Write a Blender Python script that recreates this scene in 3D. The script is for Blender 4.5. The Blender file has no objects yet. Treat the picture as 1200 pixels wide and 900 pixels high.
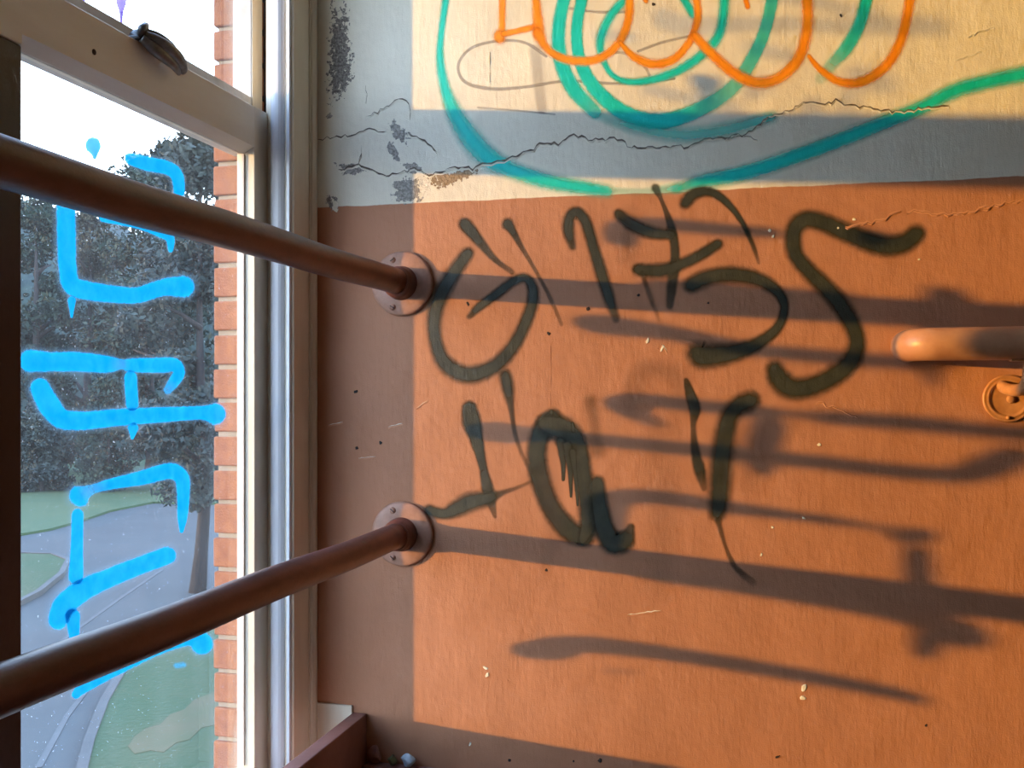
import bpy, bmesh, math, random
from mathutils import Vector, Matrix
random.seed(7)
SC = bpy.context.scene
COL = SC.collection

# ------------------------------------------------------------------ camera
# World: end wall is the plane Y=0, window wall is the plane X=0, Z=0 is eye height.
F_PX, Y_HOR = 1152.0, 460.0
YAW = math.atan((894.0 - 600.0) / F_PX)
FW = Vector((-math.sin(YAW), math.cos(YAW), 0)); RT = Vector((math.cos(YAW), math.sin(YAW), 0))
CAM = Vector((0.886, -1.85, 0.0))
cd = bpy.data.cameras.new('camera'); cam = bpy.data.objects.new('camera', cd); COL.objects.link(cam)
cam.location = CAM; cam.rotation_euler = (math.pi / 2, 0, YAW)
cd.sensor_width = 36; cd.lens = 36 * F_PX / 1200; cd.shift_y = (Y_HOR - 450) / 1200
cd.clip_start = 0.02; cd.clip_end = 2000
SC.camera = cam

# ------------------------------------------------------------------ sky, sun, exposure
SUN = Vector((1.0, 0.495, -0.081)).normalized()          # direction the light travels
w = bpy.data.worlds.new('world'); SC.world = w; w.use_nodes = True
nt = w.node_tree; nt.nodes.clear()
tc = nt.nodes.new('ShaderNodeTexCoord'); sp = nt.nodes.new('ShaderNodeSeparateXYZ')
rp = nt.nodes.new('ShaderNodeValToRGB'); bg = nt.nodes.new('ShaderNodeBackground'); wo = nt.nodes.new('ShaderNodeOutputWorld')
nt.links.new(tc.outputs['Generated'], sp.inputs[0]); nt.links.new(sp.outputs['Z'], rp.inputs[0])
nt.links.new(rp.outputs[0], bg.inputs[0]); nt.links.new(bg.outputs[0], wo.inputs[0])
e = rp.color_ramp.elements
e[0].position = 0.0; e[0].color = (0.82, 0.90, 1.0, 1)
e[1].position = 0.75; e[1].color = (0.30, 0.48, 0.85, 1)
k = e.new(0.22); k.color = (0.64, 0.80, 1.0, 1)
bg.inputs[1].default_value = 9.6
sd = bpy.data.lights.new('sun', 'SUN'); sd.energy = 6.3; sd.angle = math.radians(0.9); sd.color = (1.0, 0.52, 0.09)
so = bpy.data.objects.new('sun', sd); COL.objects.link(so)
so.rotation_euler = SUN.to_track_quat('-Z', 'Y').to_euler(); so.location = (-20, -10, 5)
SC.view_settings.view_transform = 'Standard'; SC.view_settings.look = 'None'
SC.view_settings.gamma = 1; SC.view_settings.use_curve_mapping = False
SC.view_settings.exposure = 0.0

# ------------------------------------------------------------------ survey helpers (photo pixel -> point on a known plane)
def ray(x, y): return FW + RT * ((x - 600) / F_PX) + Vector((0, 0, -(y - Y_HOR) / F_PX))
def on_y(x, y, Y=0.0):
    r = ray(x, y); return CAM + r * ((Y - CAM.y) / r.y)
def on_x(x, y, X=0.0):
    r = ray(x, y); return CAM + r * ((X - CAM.x) / r.x)
def on_z(x, y, Z):
    r = ray(x, y); return CAM + r * ((Z - CAM.z) / r.z)

# ------------------------------------------------------------------ object helpers
def obj(name, bm, mat, parent=None, smooth=False, bevel=0, shade_angle=None):
    me = bpy.data.meshes.new(name); bm.normal_update(); bm.to_mesh(me); bm.free()
    o = bpy.data.objects.new(name, me); COL.objects.link(o)
    if mat: me.materials.append(mat)
    if parent: o.parent = parent
    if smooth:
        for p in me.polygons: p.use_smooth = True
    if bevel:
        m = o.modifiers.new('bevel', 'BEVEL'); m.width = bevel; m.segments = 2; m.limit_method = 'ANGLE'; m.angle_limit = math.radians(40)
    return o
def empty(name, loc=(0, 0, 0), parent=None):
    o = bpy.data.objects.new(name, None); COL.objects.link(o); o.location = loc; o.empty_display_size = .05
    if parent: o.parent = parent
    return o
def tag(o, label=None, cat=None, group=None, kind=None):
    if label: o['label'] = label
    if cat: o['category'] = cat
    if group: o['group'] = group
    if kind: o['kind'] = kind
    return o
def box(bm, x0, x1, y0, y1, z0, z1):
    v = [bm.verts.new((x, y, z)) for x in (x0, x1) for y in (y0, y1) for z in (z0, z1)]
    for q in ((0, 1, 3, 2), (4, 6, 7, 5), (0, 4, 5, 1), (2, 3, 7, 6), (0, 2, 6, 4), (1, 5, 7, 3)):
        bm.faces.new([v[i] for i in q])
    return v
def boxes(*bs):
    bm = bmesh.new()
    for b in bs: box(bm, *b)
    return bm
def prism_z(pts, z0, z1, bm=None):
    bm = bm or bmesh.new()
    a = [bm.verts.new((x, y, z0)) for x, y in pts]; b = [bm.verts.new((x, y, z1)) for x, y in pts]
    n = len(pts)
    for i in range(n): bm.faces.new((a[i], a[(i + 1) % n], b[(i + 1) % n], b[i]))
    bm.faces.new(a[::-1]); bm.faces.new(b)
    bmesh.ops.recalc_face_normals(bm, faces=bm.faces)
    return bm
def tube(bm, pts, rads, seg=24, cap=True):
    pts = [Vector(p) for p in pts]; n = len(pts)
    if not hasattr(rads, '__len__'): rads = [rads] * n
    up = None; rings = []
    for i in range(n):
        t = (pts[min(i + 1, n - 1)] - pts[max(i - 1, 0)]).normalized()
        if up is None:
            up = t.orthogonal().normalized()
        up = (up - t * up.dot(t)).normalized(); sd_ = t.cross(up)
        rings.append([bm.verts.new(pts[i] + (up * math.cos(2 * math.pi * j / seg) + sd_ * math.sin(2 * math.pi * j / seg)) * rads[i]) for j in range(seg)])
    for i in range(n - 1):
        for j in range(seg):
            bm.faces.new((rings[i][j], rings[i][(j + 1) % seg], rings[i + 1][(j + 1) % seg], rings[i + 1][j]))
    if cap:
        bm.faces.new(rings[0][::-1]); bm.faces.new(rings[-1])
    bmesh.ops.recalc_face_normals(bm, faces=bm.faces)
    return bm
def lathe_y(bm, prof, seg=48, c=(0, 0, 0)):
    """profile (radius, y) revolved about the Y axis"""
    rings = []
    for r, y in prof:
        rings.append([bm.verts.new((c[0] + r * math.cos(2 * math.pi * j / seg), c[1] + y, c[2] + r * math.sin(2 * math.pi * j / seg))) for j in range(seg)] if r > 1e-6 else [bm.verts.new((c[0], c[1] + y, c[2]))])
    for a, b in zip(rings[:-1], rings[1:]):
        for j in range(seg):
            k = (j + 1) % seg
            if len(a) == 1: bm.faces.new((a[0], b[j], b[k]))
            elif len(b) == 1: bm.faces.new((a[j], a[k], b[0]))
            else: bm.faces.new((a[j], a[k], b[k], b[j]))
    bmesh.ops.recalc_face_normals(bm, faces=bm.faces)
    return bm
def catmull(pts, step):
    """pts: tuples of any length; returns resampled list"""
    P = [Vector(p) for p in pts]; n = len(P)
    if n == 2:
        m = max(2, int((P[1] - P[0]).length / step)); return [P[0].lerp(P[1], i / m) for i in range(m + 1)]
    out = []
    for i in range(n - 1):
        a = P[max(i - 1, 0)]; b = P[i]; c = P[i + 1]; d = P[min(i + 2, n - 1)]
        L = math.hypot(c[0] - b[0], c[1] - b[1]); m = max(1, int(L / step))
        for s in range(m):
            t = s / m
            out.append(0.5 * ((2 * b) + (c - a) * t + (2 * a - 5 * b + 4 * c - d) * t * t + (3 * b - a - 3 * c + d) * t ** 3))
    out.append(P[-1]); return out

# ------------------------------------------------------------------ materials
class NT:
    def __init__(s, name):
        s.m = bpy.data.materials.new(name); s.m.use_nodes = True; s.t = s.m.node_tree; s.t.nodes.clear()
        s.out = s.n('OutputMaterial')
    def n(s, kind, **kw):
        o = s.t.nodes.new('ShaderNode' + kind)
        for a, b in kw.items():
            setattr(o, a, b)
        return o
    def l(s, a, b): s.t.links.new(a, b)
    def pos(s, scale=(1, 1, 1)):
        g = s.n('NewGeometry'); m = s.n('Mapping'); s.l(g.outputs['Position'], m.inputs[0]); m.inputs['Scale'].default_value = scale
        return m.outputs[0]
    def noise(s, vec, scale, detail=4, rough=.55):
        o = s.n('TexNoise'); s.l(vec, o.inputs['Vector']); o.inputs['Scale'].default_value = scale
        o.inputs['Detail'].default_value = detail; o.inputs['Roughness'].default_value = rough
        return o.outputs['Fac']
    def ramp(s, fac, *stops):
        o = s.n('ValToRGB'); s.l(fac, o.inputs[0]); e = o.color_ramp.elements
        while len(e) < len(stops): e.new(.5)
        for el, (p, c) in zip(e, stops):
            el.position = p; el.color = (c, c, c, 1) if not hasattr(c, '__len__') else (*c, 1)
        return o.outputs[0]
    def math(s, op, a, b=None, c=None, clamp=False):
        o = s.n('Math', operation=op, use_clamp=clamp)
        for i, v in enumerate((a, b, c)):
            if v is None: continue
            if isinstance(v, (int, float)): o.inputs[i].default_value = v
            else: s.l(v, o.inputs[i])
        return o.outputs[0]
    def mix(s, fac, a, b, mode='MIX'):
        o = s.n('Mix', data_type='RGBA', blend_type=mode)
        for sock, v in ((o.inputs[0], fac), (o.inputs[6], a), (o.inputs[7], b)):
            if isinstance(v, (int, float)): sock.default_value = v
            elif isinstance(v, tuple): sock.default_value = (*v, 1)
            else: s.l(v, sock)
        return o.outputs[2]
    def bump(s, h, strength, dist, normal=None):
        o = s.n('Bump'); o.inputs['Strength'].default_value = strength; o.inputs['Distance'].default_value = dist
        s.l(h, o.inputs['Height'])
        if normal: s.l(normal, o.inputs['Normal'])
        return o.outputs[0]
    def attr(s, name): return s.n('Attribute', attribute_name=name).outputs['Fac']
    def bsdf(s, col, rough=.6, normal=None, metal=0, spec=.5):
        b = s.n('BsdfPrincipled'); 
        if isinstance(col, tuple): b.inputs['Base Color'].default_value = (*col, 1)
        else: s.l(col, b.inputs['Base Color'])
        if isinstance(rough, (int, float)): b.inputs['Roughness'].default_value = rough
        else: s.l(rough, b.inputs['Roughness'])
        b.inputs['Metallic'].default_value = metal; b.inputs['Specular IOR Level'].default_value = spec
        if normal: s.l(normal, b.inputs['Normal'])
        return b.outputs[0]
    def fin(s, sh): s.l(sh, s.out.inputs[0]); return s.m

def wall_bump(N, k=1.0):
    """fine brushed plaster relief shared by the wall and the paint sprayed on it"""
    p1 = N.pos(); p2 = N.pos((1, 1, .25))
    h = N.math('ADD', N.math('MULTIPLY', N.noise(p1, 9, 3), 1.3), N.math('MULTIPLY', N.noise(p2, 120, 5, .65), .22))
    h = N.math('ADD', h, N.math('MULTIPLY', N.noise(p1, 420, 2), .10))
    pits = N.ramp(N.noise(p1, 55, 2), (.74, 1.0), (.79, 0.0))
    h = N.math('ADD', h, N.math('MULTIPLY', pits, .10))
    return N.bump(h, .75 * k, .006)

CREAM = (.80, .765, .635); BROWN = (.47, .215, .118)
def mat_wall():
    N = NT('two_tone_wall_paint')
    g = N.n('NewGeometry'); s = N.n('SeparateXYZ'); N.l(g.outputs['Position'], s.inputs[0])
    A = on_y(372, 243); B = on_y(1200, 207); sl = (B.z - A.z) / (B.x - A.x)
    zl = N.math('ADD', N.math('MULTIPLY', s.outputs['X'], sl), A.z - sl * A.x)
    wob = N.math('MULTIPLY', N.math('SUBTRACT', N.noise(N.pos(), 6, 5, .7), .5), .012)
    dz = N.math('ADD', N.math('SUBTRACT', s.outputs['Z'], zl), wob)
    up = N.math('MULTIPLY', N.math('ADD', dz, .001), 500, clamp=True)
    n1 = N.noise(N.pos((1, 1, .5)), 5, 6, .6)
    cream = N.mix(N.ramp(n1, (.35, 0.0), (.7, 1.0)), CREAM, (.73, .685, .555))
    brown = N.mix(N.ramp(n1, (.35, 0.0), (.7, 1.0)), BROWN, (.42, .185, .095))
    # grime speckle
    spk = N.ramp(N.noise(N.pos(), 90, 3), (.68, 0.0), (.76, .5))
    c = N.mix(up, brown, cream)
    c = N.mix(N.math('MULTIPLY', spk, .35), c, N.mix(up, (.27, .13, .08), (.50, .46, .38)))
    rough = N.ramp(n1, (.3, .5), (.8, .62))
    return N.fin(N.bsdf(c, rough, wall_bump(N), spec=.32))
def mat_simple(name, c1, c2=None, sc=6, rough=.6, bump=0, bsc=60, bd=.002, metal=0, spec=.4, stretch=(1, 1, 1), lo=.35, hi=.7):
    N = NT(name)
    col = c1
    if c2: col = N.mix(N.ramp(N.noise(N.pos(stretch), sc, 5, .6), (lo, 0.0), (hi, 1.0)), c1, c2)
    nm = N.bump(N.noise(N.pos(stretch), bsc, 4), bump, bd) if bump else None
    return N.fin(N.bsdf(col, rough, nm, metal, spec))
M = {}
M['wall'] = mat_wall()
M['cream_wood'] = mat_simple('cream_painted_wood', (.76, .70, .56), (.64, .56, .43), 14, .42, .25, 70, .002, stretch=(1, 1, .15))
M['cream_rail'] = mat_simple('cream_painted_sash_rail', (.80, .76, .66), (.70, .63, .53), 10, .5, .3, 60, .002, stretch=(1, .2, 1))
M['white_frame'] = mat_simple('white_outer_frame_paint', (.62, .61, .58), (.48, .46, .43), 18, .5, .2, 50)
M['sky_sheen_bead'] = mat_simple('bead_painted_sky_sheen', (.66, .68, .72), (.52, .53, .56), 20, .25, .12, 50, stretch=(1, 1, .1))  # cream beads; the grey-white sky reflection is put into their colour
M['track'] = mat_simple('dark_sash_track', (.030, .030, .045), (.018, .016, .02), 20, .6)
M['dark_brown'] = mat_simple('dark_brown_stile', (.035, .018, .018), (.022, .012, .013), 9, .42, .3, 60, .002)  # very dark brown, used on the left stile only
M['board'] = mat_simple('brown_board_paint', (.27, .135, .11), (.17, .08, .065), 9, .5, .3, 60, .002)
def mat_pipe():
    N = NT('brown_pipe_paint')
    n = N.noise(N.pos((1, .35, 1)), 26, 6, .65)
    c = N.mix(N.ramp(n, (.40, 0.0), (.66, 1.0)), (.155, .056, .044), (.085, .032, .027))
    chip = N.ramp(N.noise(N.pos((1, .5, 1)), 48, 3), (.70, 0.0), (.72, 1.0))
    c = N.mix(chip, c, (.09, .06, .05))
    h = N.math('ADD', N.math('MULTIPLY', n, .6), N.math('MULTIPLY', N.noise(N.pos(), 170, 3), .25))
    return N.fin(N.bsdf(c, .40, N.bump(h, .35, .003), spec=.5))
M['pipe'] = mat_pipe()
M['flange'] = mat_simple('brown_flange_paint', (.47, .25, .17), (.34, .17, .11), 50, .42, .3, 120, .002)
M['rail_paint'] = mat_simple('handrail_tan_paint', (.56, .29, .16), (.42, .19, .10), 22, .36, .25, 140, .0015)
M['bracket'] = mat_simple('bracket_paint', (.55, .27, .12), (.40, .18, .08), 60, .38, .3, 200, .001)
M['metal_dark'] = mat_simple('blackened_metal', (.07, .075, .08), (.16, .15, .13), 60, .38, .3, 200, .001, metal=.6)
M['lock_grey'] = mat_simple('worn_grey_metal', (.22, .22, .22), (.12, .11, .10), 60, .35, .3, 200, .001, metal=.5)
M['plain_wall'] = mat_simple('plain_cream_wall_paint', (.80, .76, .66), (.74, .69, .59), 5, .7, .3, 90)
M['ceiling'] = mat_simple('ceiling_paint', (.78, .76, .68), None, rough=.8)
M['floor'] = mat_simple('grey_floor_screed', (.50, .41, .32), (.38, .31, .24), 5, .7, .3, 60)
M['brick'] = mat_simple('orange_brick', (.26, .095, .034), (.19, .062, .024), 60, .85, .7, 260, .003)
M['mortar'] = mat_simple('pale_mortar', (.30, .25, .19), (.24, .20, .15), 40, .9, .6, 200, .003)
M['chip_white'] = mat_simple('bare_plaster_chip', (.80, .76, .62), None, rough=.8)
M['chip_dark'] = mat_simple('nail_hole_dark', (.03, .022, .02), None, rough=.8)
M['crack'] = mat_simple('crack_dark', (.085, .068, .055), (.20, .16, .12), 120, .9)
M['crack_ridge'] = mat_simple('lifted_brown_paint', (.56, .27, .15), None, rough=.6)
M['crack_ridge_cream'] = mat_simple('lifted_cream_paint', CREAM, None, rough=.6)
M['paper'] = mat_simple('pale_scrap', (.62, .68, .72), (.40, .48, .50), 90, .6)
M['leafbit'] = mat_simple('dry_leaf_scrap', (.16, .17, .06), (.10, .08, .04), 90, .7)
M['rust_bit'] = mat_simple('pink_brown_lump', (.36, .18, .14), (.26, .12, .10), 90, .7)
# outside
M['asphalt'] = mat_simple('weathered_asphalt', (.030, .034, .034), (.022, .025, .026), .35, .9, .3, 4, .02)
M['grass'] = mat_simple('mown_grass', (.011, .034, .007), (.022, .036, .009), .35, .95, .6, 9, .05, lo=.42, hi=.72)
M['grass_far'] = mat_simple('far_lawn_grass', (.016, .042, .012), (.028, .05, .014), .5, .95, .5, 9, .05)  # slightly lighter green for the far lawn
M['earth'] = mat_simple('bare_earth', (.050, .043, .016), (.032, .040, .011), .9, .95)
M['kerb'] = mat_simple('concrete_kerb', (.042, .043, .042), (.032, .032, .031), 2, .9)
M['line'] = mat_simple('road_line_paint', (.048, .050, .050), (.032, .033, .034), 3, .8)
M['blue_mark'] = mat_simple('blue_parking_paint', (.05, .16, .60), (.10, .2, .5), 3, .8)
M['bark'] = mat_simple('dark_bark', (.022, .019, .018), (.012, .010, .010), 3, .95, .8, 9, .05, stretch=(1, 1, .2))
def mat_leaf(name, a, b):
    N = NT(name)
    c = N.mix(N.ramp(N.noise(N.pos(), .7, 5, .7), (.38, 0.0), (.64, 1.0)), a, b)
    return N.fin(N.bsdf(c, .75, None, spec=.2))
M['leaf_dark'] = mat_leaf('dark_evergreen_leaves', (.008, .016, .014), (.020, .032, .022))
M['leaf_mid'] = mat_leaf('olive_leaves', (.014, .020, .013), (.036, .036, .022))
M['leaf_grey'] = mat_leaf('grey_green_leaves', (.014, .022, .022), (.034, .044, .038))

def mat_glass():
    N = NT('dirty_window_glass')
    tr = N.n('BsdfTransparent'); tr.inputs[0].default_value = (.97, .985, .985, 1)
    gl = N.n('BsdfGlossy'); gl.inputs['Roughness'].default_value = .02
    lw = N.n('LayerWeight'); lw.inputs[0].default_value = .12
    m1 = N.n('MixShader'); N.l(N.math('MULTIPLY', lw.outputs['Fresnel'], .5), m1.inputs[0]); N.l(tr.outputs[0], m1.inputs[1]); N.l(gl.outputs[0], m1.inputs[2])
    tl = N.n('BsdfTranslucent'); tl.inputs[0].default_value = (.55, .68, .80, 1)
    p = N.pos()
    sm = N.ramp(N.noise(N.pos((1, 1, .4)), 7, 6, .7), (.35, .005), (.75, .020))
    spk = N.ramp(N.noise(p, 230, 2), (.70, 0.0), (.79, .35))
    d = N.math('ADD', sm, spk, clamp=True)
    m2 = N.n('MixShader'); N.l(d, m2.inputs[0]); N.l(m1.outputs[0], m2.inputs[1]); N.l(tl.outputs[0], m2.inputs[2])
    return N.fin(m2.outputs[0])
M['glass'] = mat_glass()

def stroke_alpha(N, speckle=.18, sc=700):
    """coverage of a sprayed line: attributes d (0 centre .. 1 rim), a (opacity), s (softness)"""
    d = N.math('ADD', N.attr('d'), N.math('MULTIPLY', N.math('SUBTRACT', N.noise(N.pos(), sc, 2), .5), speckle))
    d = N.math('ADD', d, N.math('MULTIPLY', N.math('SUBTRACT', N.noise(N.pos(), sc * .15, 3), .5), speckle * 1.1))
    r = N.math('DIVIDE', N.math('SUBTRACT', .93, d), N.attr('s'), clamp=True)
    r = N.math('MULTIPLY', N.math('MULTIPLY', r, r), N.math('SUBTRACT', 3.0, N.math('MULTIPLY', r, 2.0)))
    return N.math('MULTIPLY', r, N.attr('a'))
def mat_spray(name, c1, c2, rough=.45, spec=.4, sc=40):
    N = NT(name)
    col = N.mix(N.ramp(N.noise(N.pos(), sc, 4), (.35, 0.0), (.68, 1.0)), c1, c2)
    b = N.bsdf(col, rough, wall_bump(N), spec=spec)
    t = N.n('BsdfTransparent'); mx = N.n('MixShader')
    N.l(stroke_alpha(N), mx.inputs[0]); N.l(t.outputs[0], mx.inputs[1]); N.l(b, mx.inputs[2])
    return N.fin(mx.outputs[0])
M['sp_black'] = mat_spray('black_spray_paint', (.028, .033, .025), (.045, .048, .033))
M['sp_teal'] = mat_spray('teal_spray_paint', (.0, .60, .56), (.01, .66, .58))
M['sp_orange'] = mat_spray('orange_spray_paint', (.90, .27, .005), (.95, .35, .01))
M['sp_grey'] = mat_spray('grey_marker_scrawl', (.34, .31, .29), (.40, .37, .34))
M['sp_ghost'] = mat_spray('faded_brown_black_paint', (.16, .085, .045), (.20, .11, .06))
def mat_glasspaint(name, c1, c2, dens=.97):
    N = NT(name)
    col = N.mix(N.ramp(N.noise(N.pos(), 45, 4), (.35, 0.0), (.68, 1.0)), c1, c2)
    tl = N.n('BsdfTranslucent'); N.l(col, tl.inputs[0]); df = N.n('BsdfDiffuse'); N.l(col, df.inputs[0])
    m0 = N.n('MixShader'); m0.inputs[0].default_value = .12; N.l(tl.outputs[0], m0.inputs[1]); N.l(df.outputs[0], m0.inputs[2])
    t = N.n('BsdfTransparent'); mx = N.n('MixShader')
    N.l(N.math('MULTIPLY', stroke_alpha(N, .14, 500), dens), mx.inputs[0]); N.l(t.outputs[0], mx.inputs[1]); N.l(m0.outputs[0], mx.inputs[2])
    return N.fin(mx.outputs[0])
M['gp_blue'] = mat_glasspaint('sky_blue_paint_on_glass', (.0, .185, .42), (.006, .23, .46))
M['gp_haze'] = mat_glasspaint('pale_blue_overspray', (.10, .24, .40), (.13, .27, .42), .45)
M['gp_purple'] = mat_glasspaint('violet_paint_on_glass', (.09, .06, .28), (.12, .09, .32), .97)
def mat_peel(name, c1, c2, thr, sc, flat=1.0):
    N = NT(name)
    n = N.noise(N.pos(), sc, 5, .65)
    col = N.mix(N.ramp(N.noise(N.pos(), sc * 2.2, 3), (.4, 0.0), (.6, 1.0)), c1, c2)
    b = N.bsdf(col, .9, N.bump(N.noise(N.pos(), sc * 2, 4), .8, .004), spec=.1)
    x = N.math('SUBTRACT', N.math('SUBTRACT', n, N.math('MULTIPLY', N.attr('d'), .30)), thr)
    t = N.n('BsdfTransparent'); mx = N.n('MixShader')
    N.l(N.math('MULTIPLY', x, 60, clamp=True), mx.inputs[0]); N.l(t.outputs[0], mx.inputs[1]); N.l(b, mx.inputs[2])
    return N.fin(mx.outputs[0])
M['peel_grey'] = mat_peel('bare_grey_render', (.25, .235, .21), (.42, .40, .36), .30, 85)
M['peel_speckle'] = mat_peel('speckled_bare_render', (.17, .16, .145), (.34, .32, .29), .38, 105)
M['peel_tan'] = mat_peel('bare_tan_render', (.42, .32, .21), (.30, .22, .14), .29, 110)
M['peel_white'] = mat_peel('lifted_white_flakes', (.86, .82, .70), (.78, .73, .60), .40, 90)

# ================================================================== STRUCTURE
RX, RY, FZ, CZ = 3.0, -3.6, -1.55, 1.35
# end wall with graffiti
wall_back = obj('wall_back', boxes((-.09, RX + .2, 0, .2, FZ - .2, CZ + .2)), M['wall'])
tag(wall_back, 'plaster end wall, cream above and brown below, covered in graffiti', kind='structure')
o = obj('floor', boxes((-.2, RX + .2, RY - .2, .2, FZ - .2, FZ)), M['floor']); tag(o, 'bare grey floor of the stair landing', kind='structure')
o = obj('ceiling', boxes((-.2, RX + .2, RY - .2, .2, CZ, CZ + .15)), M['ceiling']); tag(o, 'plain cream ceiling', kind='structure')
o = obj('wall_right', boxes((RX, RX + .2, RY - .2, 0, FZ, CZ)), M['plain_wall']); tag(o, 'plain cream plaster wall opposite the window', kind='structure')
o = obj('wall_front', boxes((0, RX, RY - .2, RY, FZ, CZ)), M['plain_wall']); tag(o, 'plain cream plaster wall behind the camera', kind='structure')
# window wall with one opening, y -1.0 .. 0
ZS, ZT = -.80, 1.25
o = obj('wall_left', boxes((-.085, .08, RY, 0, FZ, ZS), (-.085, 0, RY, 0, ZT, CZ), (-.085, 0, RY, -1.001, ZS, ZT)), M['wall'])
tag(o, 'window wall of the stair landing', kind='structure')
# outer mortar core that carries the bricks
bk = obj('wall_outside', boxes((-.186, -.112, -.062, .9, -1.6, 1.75), (-.186, -.112, RY, -.063, -1.6, -.86), (-.186, -.112, RY, -1.02, -.86, 1.36), (-.186, -.112, RY, -.063, 1.36, 1.75)), M['mortar'])
tag(bk, 'outer brick face of the building beside the window', kind='structure')
bme = None; H = .0585; PITCH = .0685
def brick_mesh():
    bm = boxes((-.192, -.104, 0, .190, 0, H)); bmesh.ops.bevel(bm, geom=list(bm.edges), offset=.0025, segments=1, affect='EDGES'); return bm
first = obj('brick', brick_mesh(), M['brick'], bk)
def header_mesh():
    bm = boxes((-.192, -.104, 0, .0905, 0, H)); bmesh.ops.bevel(bm, geom=list(bm.edges), offset=.0025, segments=1, affect='EDGES'); return bm
hd = obj('brick', header_mesh(), M['brick'], bk)
z = -.97; i = 0; used = set()
while z < 1.7:
    y = -.070
    seq = ['s', 's', 's', 's'] if i % 2 else ['h', 's', 's', 's', 's']
    for q in seq:
        src = first if q == 's' else hd
        if q in used: b = src.copy(); COL.objects.link(b)
        else: b = src; used.add(q)
        b.location = (random.uniform(-.0015, .0015), y, z + random.uniform(-.001, .001))
        y += (.190 if q == 's' else .0905) + .0095
    z += PITCH; i += 1

# ---- window 1
win = empty('window_1'); tag(win, 'sash window with cream frame and blue graffiti on its lower pane', kind='structure')
def jamb(y_off, sgn, parent, top=ZT, bot=ZS):
    """inner casing with stop beads, extruded vertically; sgn=1 right hand, -1 mirrored"""
    def P(l): return [(x, y_off + sgn * y) for x, y in l]
    obj('casing', prism_z(P([(-.066, 0), (-.066, -.086), (-.060, -.088), (-.054, -.092), (-.012, -.098), (-.003, -.100), (0, -.098), (0, -.034), (-.004, -.033), (-.004, -.029), (0, -.028), (0, 0)]), bot, top), M['cream_wood'], parent)
    arc = [(-.050 + .030 * (0.5 - 0.5 * math.cos(math.pi * t / 8)), -.0945 - .003 * t / 8 - .0115 * math.sin(math.pi * t / 8)) for t in range(9)]
    obj('stop_bead', prism_z(P([(-.050, -.090)] + arc + [(-.020, -.094)]), bot, top), M['sky_sheen_bead'], parent)
    obj('stop_bead', prism_z(P([(-.0125, -.0965), (-.0125, -.104), (-.0110, -.1055), (-.0060, -.1065), (-.0045, -.105), (-.0045, -.0985)]), bot, top), M['sky_sheen_bead'], parent)
    obj('edge_bead', prism_z(P([(.0005, -.026), (.004, -.024), (.0065, -.015), (.006, -.006), (.0035, -.001), (.0005, -.001)]), bot, top), M['cream_wood'], parent)
    obj('sash_track', prism_z(P([(-.1455, -.026), (-.0665, -.026), (-.0665, -.001), (-.1455, -.001)]), bot, top), M['track'], parent)
    obj('outer_frame', prism_z(P([(-.152, -.056), (-.149, -.0605), (-.146, -.062), (-.1465, -.002), (-.152, -.002)]), bot, top), M['white_frame'], parent)
jamb(0, 1, win)
jamb(-1.0, -1, win)
# head and sill
obj('window_head', boxes((-.152, 0, -1.0, 0, ZT - .03, ZT + .02)), M['cream_wood'], win, bevel=.003)
bm = bmesh.new(); box(bm, -.165, .079, -1.0, -.001, ZS, ZS + .022)
obj('window_stool', bm, M['cream_wood'], win, bevel=.004)
# lower sash
LX0, LX1, YR0, YR1 = -.101, -.063, -.137, -.029      # right stile
RZ0, RZ1 = .472, .552                                 # meeting rail
GY0 = -.751                                           # left edge of the glass
sash = obj('lower_sash', boxes((LX0, LX1, YR0, YR1, ZS + .024, RZ1), (LX0, LX1, GY0 - .002, YR0, ZS + .024, ZS + .075)), M['cream_wood'], win, bevel=.0015)
# meeting rail with sloped glazing lip beneath
bm = bmesh.new()
pts = [(LX0, RZ0 - .010), (-.086, RZ0 - .010), (LX1, RZ0 + .002), (LX1, RZ1 - .002), (LX1 - .002, RZ1), (LX0, RZ1)]
a = [bm.verts.new((x, GY0, z)) for x, z in pts]; b = [bm.verts.new((x, YR0, z)) for x, z in pts]
for i in range(len(pts)): bm.faces.new((a[i], a[(i + 1) % 6], b[(i + 1) % 6], b[i]))
bm.faces.new(a[::-1]); bm.faces.new(b); bmesh.ops.recalc_face_normals(bm, faces=bm.faces)
rail = obj('meeting_rail', bm, M['cream_rail'], win)
obj('left_stile', boxes((LX0, LX1, -.896, GY0, ZS + .024, RZ0 - .013)), M['dark_brown'], win, bevel=.003)
obj('stile_block', boxes((LX0, LX1 + .001, -.896, GY0, RZ0 - .0125, ZT - .03)), M['cream_rail'], win, bevel=.002)
bm = boxes((-.0925, -.0890, GY0 - .004, YR0 + .004, ZS + .07, RZ0 - .010))
pane = obj('glass_pane', bm, M['glass'], sash)
# upper sash
UX0, UX1 = -.145, -.104
up = obj('upper_sash', boxes((UX0, UX1, -.077, -.036, .475, ZT - .03), (UX0, UX1, -.896, -.077, .475, .590), (UX0, UX1, -.896, -.077, ZT - .09, ZT - .03), (UX0, UX1, -.896, -.80, .475, ZT - .03)), M['white_frame'], win, bevel=.0015)
obj('stile_face', boxes((UX1 + .0002, UX1 + .002, -.0755, -.036, RZ1 - .02, ZT - .03)), M['cream_wood'], win)
obj('glass_pane', boxes((-.134, -.130, -.802, -.075, .585, ZT - .08)), M['glass'], up)
# putty line inside the lower pane
obj('putty_bead', boxes((-.0885, -.084, YR0 - .004, YR0 - .0002, ZS + .08, RZ0 - .012)), M['white_frame'], win)
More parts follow.
